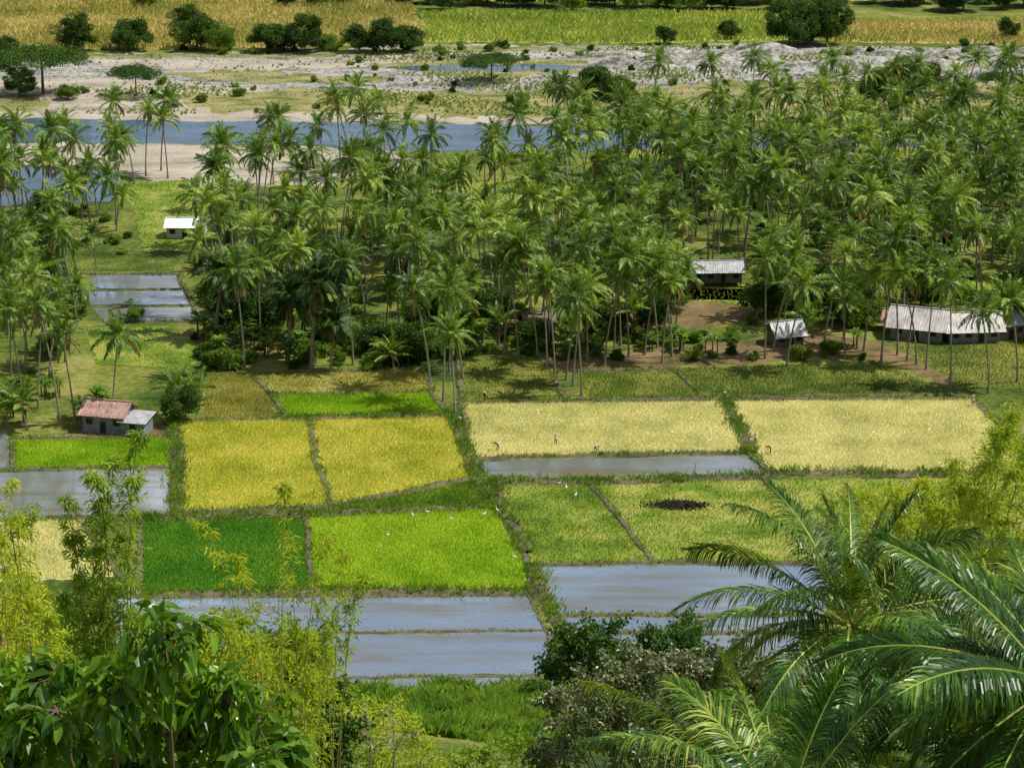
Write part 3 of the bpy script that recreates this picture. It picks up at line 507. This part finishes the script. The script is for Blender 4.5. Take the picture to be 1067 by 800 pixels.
# ---------------------------------------------------------------- people, birds, carabao
def skin_mesh(name,V,E,R,lev=1):
    me=bpy.data.meshes.new(name+'_s'); me.from_pydata(V,E,[]); o=bpy.data.objects.new('tmp',me); bpy.context.scene.collection.objects.link(o)
    md=o.modifiers.new('s','SKIN'); sv=me.skin_vertices[0].data if len(me.skin_vertices) else None
    for i,rd in enumerate(R): sv[i].radius=(rd,rd) if np.isscalar(rd) else rd
    sv[0].use_root=True; sb=o.modifiers.new('b','SUBSURF'); sb.levels=lev; sb.render_levels=lev
    bpy.context.view_layer.update(); dg=bpy.context.evaluated_depsgraph_get(); res=bpy.data.meshes.new_from_object(o.evaluated_get(dg)); res.name=name
    bpy.data.objects.remove(o); return res
def person(px,py,pose,shirt,z=0.35):
    b=1 if pose=='bend' else 0
    hip=(0,0,0.92); 
    if b: ch=(0.38,0,1.18); nk=(0.52,0,1.20); hd=(0.66,0,1.17); ht=(0.76,0,1.15); el=lambda s:(0.48,0.2*s,0.88); hn=lambda s:(0.60,0.14*s,0.64)
    else: ch=(0,0,1.32); nk=(0,0,1.46); hd=(0.02,0,1.60); ht=(0.02,0,1.70); el=lambda s:(0.03,0.25*s,1.12); hn=lambda s:(0.22,0.22*s,0.98)
    wa=tuple((np.array(hip)*0.5+np.array(ch)*0.5)); sh=lambda s:(ch[0],0.18*s,ch[2]+0.06*(1-b)+0.02)
    V=[hip,wa,ch,nk,hd,ht]; R=[(0.15,0.12),(0.13,0.1),(0.16,0.11),0.055,0.095,0.07]; E=[(0,1),(1,2),(2,3),(3,4),(4,5)]
    for s in (-1,1):
        n=len(V); st=0.12*s
        V+=[sh(s),el(s),hn(s),(0,0.1*s,0.85),(0.05+st,0.11*s,0.47),(st,0.12*s,0.07),(st+0.17,0.13*s,0.04)]; R+=[0.07,0.048,0.034,0.095,0.06,0.042,0.035]
        E+=[(2,n),(n,n+1),(n+1,n+2),(0,n+3),(n+3,n+4),(n+4,n+5),(n+5,n+6)]
    me=skin_mesh('body',V,E,R,2)
    for m in (shirt,M['pants'],M['skin']): me.materials.append(m)
    for p in me.polygons:
        c=p.center; dh=min((Vector(hd)-c).length,(Vector(nk)-c).length*1.6); dw=min((Vector(hn(s))-c).length for s in (-1,1))
        p.material_index=2 if (dh<0.15 or dw<0.2 or c.z<0.12) else (1 if c.z<0.9 and dw>0.2 and c.x<0.35 else 0); p.use_smooth=True
    e=obj('farmer',me,G(px,py)+[0,0,z*0.2],(0,0,rng.uniform(0,6.28)),1.08)
    mb=MB()
    for s in (-1,1):
        for k in range(5):
            h0=np.array(hn(s)); o=np.array([0.0+0.02,(k-2)*0.018*(1),-0.01]); L=[0.05,0.08,0.09,0.08,0.06][k]; tube(mb,[h0+o,h0+o+[L*0.6,0,-L*0.4],h0+o+[L*0.7,0,-L]],[0.010,0.009,0.006],5)
    obj('fingers',mb.mesh('fingers',[M['skin']]),parent=e)
    mb=MB(); c=np.array(hd)+(np.array(ht)-np.array(hd))*0.9; ax=nrm(np.array(ht)-np.array(hd)); tube(mb,[c-ax*0.02,c+ax*0.005,c+ax*0.03,c+ax*0.12,c+ax*0.14],[0.25,0.24,0.12,0.09,0.01],12); obj('straw_hat',mb.mesh('straw_hat',[M['hat']]),parent=e)
    return e
for a in [(519,470,'bend',M['shirtd']),(579,464,'stand',M['shirtw']),(620,472,'bend',M['shirtw']),(787,463,'stand',M['shirtw']),(755,420,'stand',M['shirtd']),(474,430,'stand',M['shirtr']),(803,473,'bend',M['shirtd']),(480,442,'bend',M['shirtw']),(1014,424,'stand',M['shirtw']),(505,420,'stand',M['shirtd'])]: person(*a)
eg=skin_mesh('egret',[(0,0,0.42),(0.14,0,0.47),(0.2,0,0.62),(0.16,0,0.76),(0.22,0,0.84),(0.34,0,0.82),(-0.2,0,0.38),(-0.34,0,0.34),(0,0.05,0.22),(0.01,0.05,0.0),(0,-0.05,0.22),(0.01,-0.05,0.0)],[(0,1),(1,2),(2,3),(3,4),(4,5),(0,6),(6,7),(0,8),(8,9),(0,10),(10,11)],[0.1,0.07,0.03,0.025,0.035,0.008,0.07,0.02,0.018,0.012,0.018,0.012],2)
eg.materials.append(M['bird'])
for (px,py) in [(430,541),(445,538),(505,540),(518,536),(397,575),(404,562),(530,565),(940,470),(968,452),(990,430),(880,440),(640,470),(700,455),(660,430),(590,512),(583,508),(600,520),(760,560),(470,545),(536,585),(940,425),(560,432),(610,440),(720,440),(850,465),(910,455),(840,428),(545,455),(740,463)]:
    p=G(px,py); obj('egret',eg,p+[0,0,0.3],(0,0,rng.uniform(0,6.28)),1.15)
cb=skin_mesh('carabao',[(0,0,1.0),(0.5,0,1.02),(0.85,0,1.05),(1.2,0,0.95),(1.5,0,0.75),(-0.5,0,1.02),(-0.85,0,0.98),(-0.95,0,0.5),(0.6,0.22,0.7),(0.62,0.22,0.35),(0.62,0.22,0.02),(0.6,-0.22,0.7),(0.62,-0.22,0.35),(0.62,-0.22,0.02),(-0.65,0.22,0.7),(-0.82,0.22,0.4),(-0.75,0.22,0.02),(-0.65,-0.22,0.7),(-0.82,-0.22,0.4),(-0.75,-0.22,0.02),(1.15,0.35,1.2),(1.15,-0.35,1.2)],[(0,1),(1,2),(2,3),(3,4),(0,5),(5,6),(6,7),(1,8),(8,9),(9,10),(1,11),(11,12),(12,13),(5,14),(14,15),(15,16),(5,17),(17,18),(18,19),(3,20),(3,21)],[0.4,0.38,0.28,0.17,0.1,0.38,0.25,0.03,0.14,0.08,0.08,0.14,0.08,0.08,0.15,0.08,0.08,0.15,0.08,0.08,0.03,0.03],2)
cb.materials.append(M['hide'])
for (px,py) in [(1046,49)]: obj('carabao',cb,G(px,py),(0,0,rng.uniform(0,6)),1.2)
mb=MB(); b=G(722,497); tube(mb,[b+[0,0,-0.2],b+[0.4,0,2.2]],[0.06,0.05],6); obj('wooden_post',mb.mesh('wooden_post',[M['wood']]))
# ---------------------------------------------------------------- hillside vegetation
n=42000; x=rng.uniform(-70,70,n); y=rng.uniform(205,259,n); P=np.stack([x,y,hill(x,y)-0.05],1)
P[:,2]=np.where(P[:,1]>257,0,P[:,2]); mb=MB(); hsel=np.sin(x*0.5+y*0.3)*np.sin(y*0.4-x*0.2)+rng.normal(0,0.4,n)>0.3
tufts(mb,P[~hsel],0.9,0.10,4,rng,0,0.6); tufts(mb,P[hsel],1.9,0.13,5,rng,0,0.55); obj('slope_grass',mb.mesh('slope_grass',[M['slope']]))
for _ in range(46):
    x=rng.uniform(-45,45); y=rng.uniform(212,252); obj('shrub',BU[rng.integers(0,3)],(x,y,float(hill(x,y))-0.2),(0,0,rng.uniform(0,6)),rng.uniform(0.3,0.9))
def cloud(name,clumps,leaf,ls,lw,nl,seed,base=None,mbk='bark',fold=0.2,droop=0.15,dirz=0.0,squash=0.8,tr=0.12,twig=True):
    r=np.random.default_rng(seed); mb=MB(); C=np.array([c for c,_ in clumps]); 
    if base is None:
        cx=C[:,0].mean(); cy=C[:,1].mean(); base=np.array([cx,cy,float(hill(cx,cy))-0.3])
    cen=np.array([C[:,0].mean(),C[:,1].mean(),0.5*C[:,2].min()+0.5*base[2]]); 
    tube(mb,[base,(base+cen)/2+r.normal(0,0.1,3),cen],[tr,tr*0.85,tr*0.7],8,1)
    for c,rad in clumps:
        c=np.array(c); m=(cen+c)/2+r.normal(0,0.12,3)*np.linalg.norm(c-cen)*0.5; tube(mb,[cen,m,c],[tr*0.45,tr*0.3,tr*0.1],5,1)
        nt_=14; tw=nrm(r.normal(0,1,(nt_,3)))*rad*r.uniform(0.6,1.3,(nt_,1))*[1,1,squash]
        per=nl//nt_
        for q in tw:
            if twig: tube(mb,[c,c+q*0.5+r.normal(0,0.05,3)*rad,c+q],[tr*0.1,tr*0.06,tr*0.02],4,1)
            f=r.uniform(0.35,1.1,per)[:,None]; Q=c+q*f+r.normal(0,0.13*rad,(per,3)); D_=nrm(nrm(q)[None]*0.6+r.normal(0,0.7,(per,3))+[0,0,dirz]); leaves(mb,Q,D_,ls*r.uniform(0.6,1.2,per),lw*r.uniform(0.8,1.2,per),r,0,fold,droop)
    return obj(name,mb.mesh(name,[M[leaf],M[mbk]]))
cl=[]; r=np.random.default_rng(5)
for px,py in [(15,715),(60,705),(110,725),(150,700),(172,670),(195,710),(240,735),(270,755),(285,785),(210,765),(150,755),(90,765),(30,765),(10,800),(70,810),(140,800),(200,810),(260,810),(168,735),(60,740),(-30,730),(-20,780)]:
    cl.append((F(px,py,29+r.uniform(-2.5,2.5)),r.uniform(0.4,0.62)))
cloud('broad_leaved_tree',cl,'broad',0.32,0.12,200,21,droop=0.35,dirz=-0.7,tr=0.16)
def clump_list(pts,d,rad,r,dj=1.5): return [(F(px,py,d+r.uniform(-dj,dj)),rad*r.uniform(0.8,1.2)) for px,py in pts]
cloud('leafy_bush',clump_list([(585,685),(600,668),(625,662),(650,680),(610,690),(640,695),(590,700),(670,685),(700,690),(720,672),(690,662),(710,655)],150,1.6,r,3),'tree',0.36,0.17,1100,31,mbk='bark')
cloud('grey_leaved_shrub',clump_list([(590,730),(620,710),(660,700),(700,705),(740,700),(640,740),(690,740),(740,735),(600,765),(650,780),(700,775),(760,690),(780,720),(800,700),(580,790),(740,780),(790,770)],75,1.0,r,3),'gray',0.21,0.10,1000,32)
cloud('yellow_green_bush',clump_list([(350,740),(375,750),(400,745),(345,770),(390,780),(420,765),(360,800),(440,790),(330,755),(410,800)],110,1.5,r,3),'bamboo',0.28,0.09,600,33)
cloud('yellow_green_bush',clump_list([(470,800),(520,790),(560,800),(500,778),(548,775)],140,1.5,r,3),'bamboog',0.32,0.12,500,34)
cloud('dark_bush',clump_list([(300,700),(320,730),(290,760),(330,780),(250,700),(310,680),(280,730),(340,760),(260,740),(240,680)],58,1.0,r,2),'tree',0.22,0.09,900,35)
cloud('dark_bush',clump_list([(850,760),(900,790),(820,790),(950,780),(1000,800),(1050,790),(900,740),(970,740),(1040,740),(860,800),(1000,760),(940,700),(1000,700),(1060,690),(880,700)],64,1.3,r,2),'tree',0.3,0.1,800,36)
cloud('dark_bush',clump_list([(20,640),(60,660),(0,700),(40,700),(90,700),(130,690),(180,720),(120,740),(160,670)],60,1.1,r,2),'bamboog',0.22,0.07,800,37)
cloud('yellow_green_bush',clump_list([(215,660),(240,650),(262,680),(300,670),(325,680),(230,695),(285,700),(320,710),(205,680)],54,0.6,r,2),'bamboo',0.18,0.05,650,38)
cloud('yellow_green_bush',clump_list([(5,590),(30,620),(0,650),(45,670),(15,680),(-20,630),(60,695),(10,545)],56,0.7,r,2),'bamboo',0.18,0.045,600,39)
cloud('yellow_green_bush',clump_list([(960,520),(1000,500),(1040,490),(1070,465),(920,530),(1030,525),(980,545),(1080,510),(890,530),(1050,455),(1010,540),(940,545)],84,1.2,r,2),'bamboo',0.24,0.06,700,40)
mb=MB()
def branch(p,d,L,R,n,r):
    q=p+d*L; tube(mb,[p,(p+q)/2+r.normal(0,0.04,3)*L,q],[R,R*0.8,R*0.6],5)
    if n>0:
        for k in range(r.integers(2,4)): branch(q,nrm(d+r.normal(0,0.45,3)+[0,0,0.1]),L*r.uniform(0.65,0.85),R*0.6,n-1,r)
for px in (385,410):
    b=F(px,800,80); b[2]=float(hill(b[0],b[1])); t=F(px,800,80)[2]; tube(mb,[b,(b[0],b[1],t)],[0.09,0.06],6); branch(np.array([b[0],b[1],t]),np.array([0.1,0,1.0]),0.75,0.045,5,np.random.default_rng(px))
obj('bare_shrub',mb.mesh('bare_shrub',[plain('pale_twigs',(0.35,0.31,0.24))]))
def bamboo(name,tips,d,leaf,seed,nleaf=260,ls=0.24,lw=0.035,R=0.03,spread=0.45,start=0.35,dj=2.0):
    r=np.random.default_rng(seed); mb=MB(); T0=[F(px,py,d+r.uniform(-dj,dj)) for px,py in tips]; cx=np.mean([t[0] for t in T0]); cy=d
    base0=np.array([cx,cy,float(hill(cx,cy))-0.3])
    for t in T0:
        b=base0+np.append(r.normal(0,0.5,2),0); b[2]=float(hill(b[0],b[1]))-0.3
        apex=np.array([b[0]*0.45+t[0]*0.55,b[1]*0.45+t[1]*0.55,t[2]+0.6*r.uniform(0.2,1.2)+abs(t[0]-b[0])*0.12])
        s=np.linspace(0,1,16)[:,None]; P=(1-s)**2*b+2*s*(1-s)*apex+s*s*t; tube(mb,P,R*(1-0.85*s[:,0]),5,1)
        ns=int(nleaf/8); ts=r.uniform(start,1,ns)**0.8
        for q in ts:
            p0=np.array([np.interp(q,s[:,0],P[:,c]) for c in range(3)]); az=r.uniform(0,6.28); tw=np.array([math.cos(az),math.sin(az),r.uniform(-0.3,0.5)])*spread*r.uniform(0.3,1.3)*(1.25-q)
            tube(mb,[p0,p0+tw*0.6+[0,0,0.03],p0+tw],[R*0.15,R*0.1,R*0.05],3,1)
            f=r.uniform(0.3,1.1,8)[:,None]; leaves(mb,p0+tw*f+r.normal(0,0.04,(8,3)),nrm(nrm(tw)*0.7+r.normal(0,0.5,(8,3))+[0,0,-0.35]),ls*r.uniform(0.6,1.2,8),lw,r,0,0.1,0.2)
    return obj(name,mb.mesh(name,[M[leaf],M['culm']]))
bamboo('bamboo_clump',[(150,455),(120,480),(95,495),(110,520),(75,560),(130,560),(85,600),(120,610),(60,620),(140,640),(100,640),(70,520),(140,500),(100,570)],52,'bamboog',41,520,0.20,0.04,0.03,0.5,0.3,1.0)
bamboo('bamboo_clump',[(300,560),(385,600),(360,575),(200,545),(290,590),(330,600),(250,600),(345,560),(300,505),(240,580),(375,620),(350,640)],46,'bamboo',42,240,0.17,0.03,0.018,0.35,0.45,1.5)
bamboo('bamboo_clump',[(10,500),(0,560),(30,600),(-20,520),(20,640),(50,640),(-10,620),(5,680),(40,680),(-40,560)],48,'bamboo',43,420,0.19,0.035,0.025,0.45,0.3)
bamboo('bamboo_clump',[(230,660),(260,670),(300,680),(330,670),(220,700),(280,700),(320,710),(250,720),(340,700),(300,730),(190,670)],50,'bamboo',44,520,0.18,0.035,0.025,0.5,0.4)
bamboo('bamboo_clump',[(1060,430),(1040,450),(1000,480),(960,500),(930,510),(900,515),(980,530),(1020,510),(1060,490),(1090,450),(1050,540),(1000,550),(940,540),(1100,500),(880,540)],70,'bamboo',45,700,0.22,0.04,0.03,0.6,0.3)
# foreground coconut palms
def fgpalm(px,py,d,seed,L=4.6,nf=30,e_lo=-45,e_hi=80):
    c=F(px,py,d); g=float(hill(c[0],c[1])); h=c[2]-g
    me=palm_mesh('near_coconut_palm',h,seed,nf=nf,L=L,npairs=100,ll=0.9,lw=0.033,seg=4,leaf='fgpalm',tr=0.18,dry=1,lean=(0,0),e_lo=e_lo,rr=0.032,grav=0.7,pw=0.9,e_hi=e_hi)
    o=obj('coconut_palm',me,(c[0],c[1],g)); return o
fgpalm(885,655,48,501,4.3,36); fgpalm(1100,720,36,502,3.9,32,-45,62); fgpalm(815,865,36,503,4.2); fgpalm(1010,850,38,504,4.2)
# ---------------------------------------------------------------- light & camera
s=Vector((0.50,0.06,0.86)).normalized()
w=bpy.data.worlds.new('World'); bpy.context.scene.world=w; w.use_nodes=True; nt=w.node_tree; nt.nodes.clear()
sky=nt.nodes.new('ShaderNodeTexSky'); sky.sky_type='NISHITA'; sky.sun_disc=False; sky.sun_elevation=math.asin(s.z); sky.sun_rotation=math.atan2(s.x,s.y)
tc=nt.nodes.new('ShaderNodeTexCoord'); mp=nt.nodes.new('ShaderNodeMapping'); mp.inputs['Scale'].default_value=(1,1,2.6); nt.links.new(tc.outputs['Generated'],mp.inputs[0])
cn=nt.nodes.new('ShaderNodeTexNoise'); cn.inputs['Scale'].default_value=8; cn.inputs['Detail'].default_value=8; cn.inputs['Roughness'].default_value=0.62; nt.links.new(mp.outputs[0],cn.inputs['Vector'])
cf=ramp(nt,cn.outputs['Fac'],[(0,0,0),(0.9,0.9,0.9)],[0.47,0.60]); col=mixc(nt,cf,sky.outputs[0],(11,11.3,11.8))
bg=nt.nodes.new('ShaderNodeBackground'); bg.inputs[1].default_value=0.07; o=nt.nodes.new('ShaderNodeOutputWorld'); nt.links.new(col,bg.inputs[0]); nt.links.new(bg.outputs[0],o.inputs[0])
L=bpy.data.lights.new('sun','SUN'); L.energy=5.0; L.angle=math.radians(0.53); L.color=(1,0.96,0.88); lo=bpy.data.objects.new('sun',L); bpy.context.scene.collection.objects.link(lo); lo.rotation_euler=s.to_track_quat('Z','Y').to_euler(); lo.location=(0,0,300)
cam=bpy.data.cameras.new('camera'); cam.sensor_width=36; cam.lens=36*FPX/1067; cam.clip_end=20000; co=bpy.data.objects.new('camera',cam); bpy.context.scene.collection.objects.link(co)
co.location=(0,0,HC); co.rotation_euler=(math.pi/2-TH,0,0); bpy.context.scene.camera=co
bpy.context.scene.view_settings.view_transform='Standard'
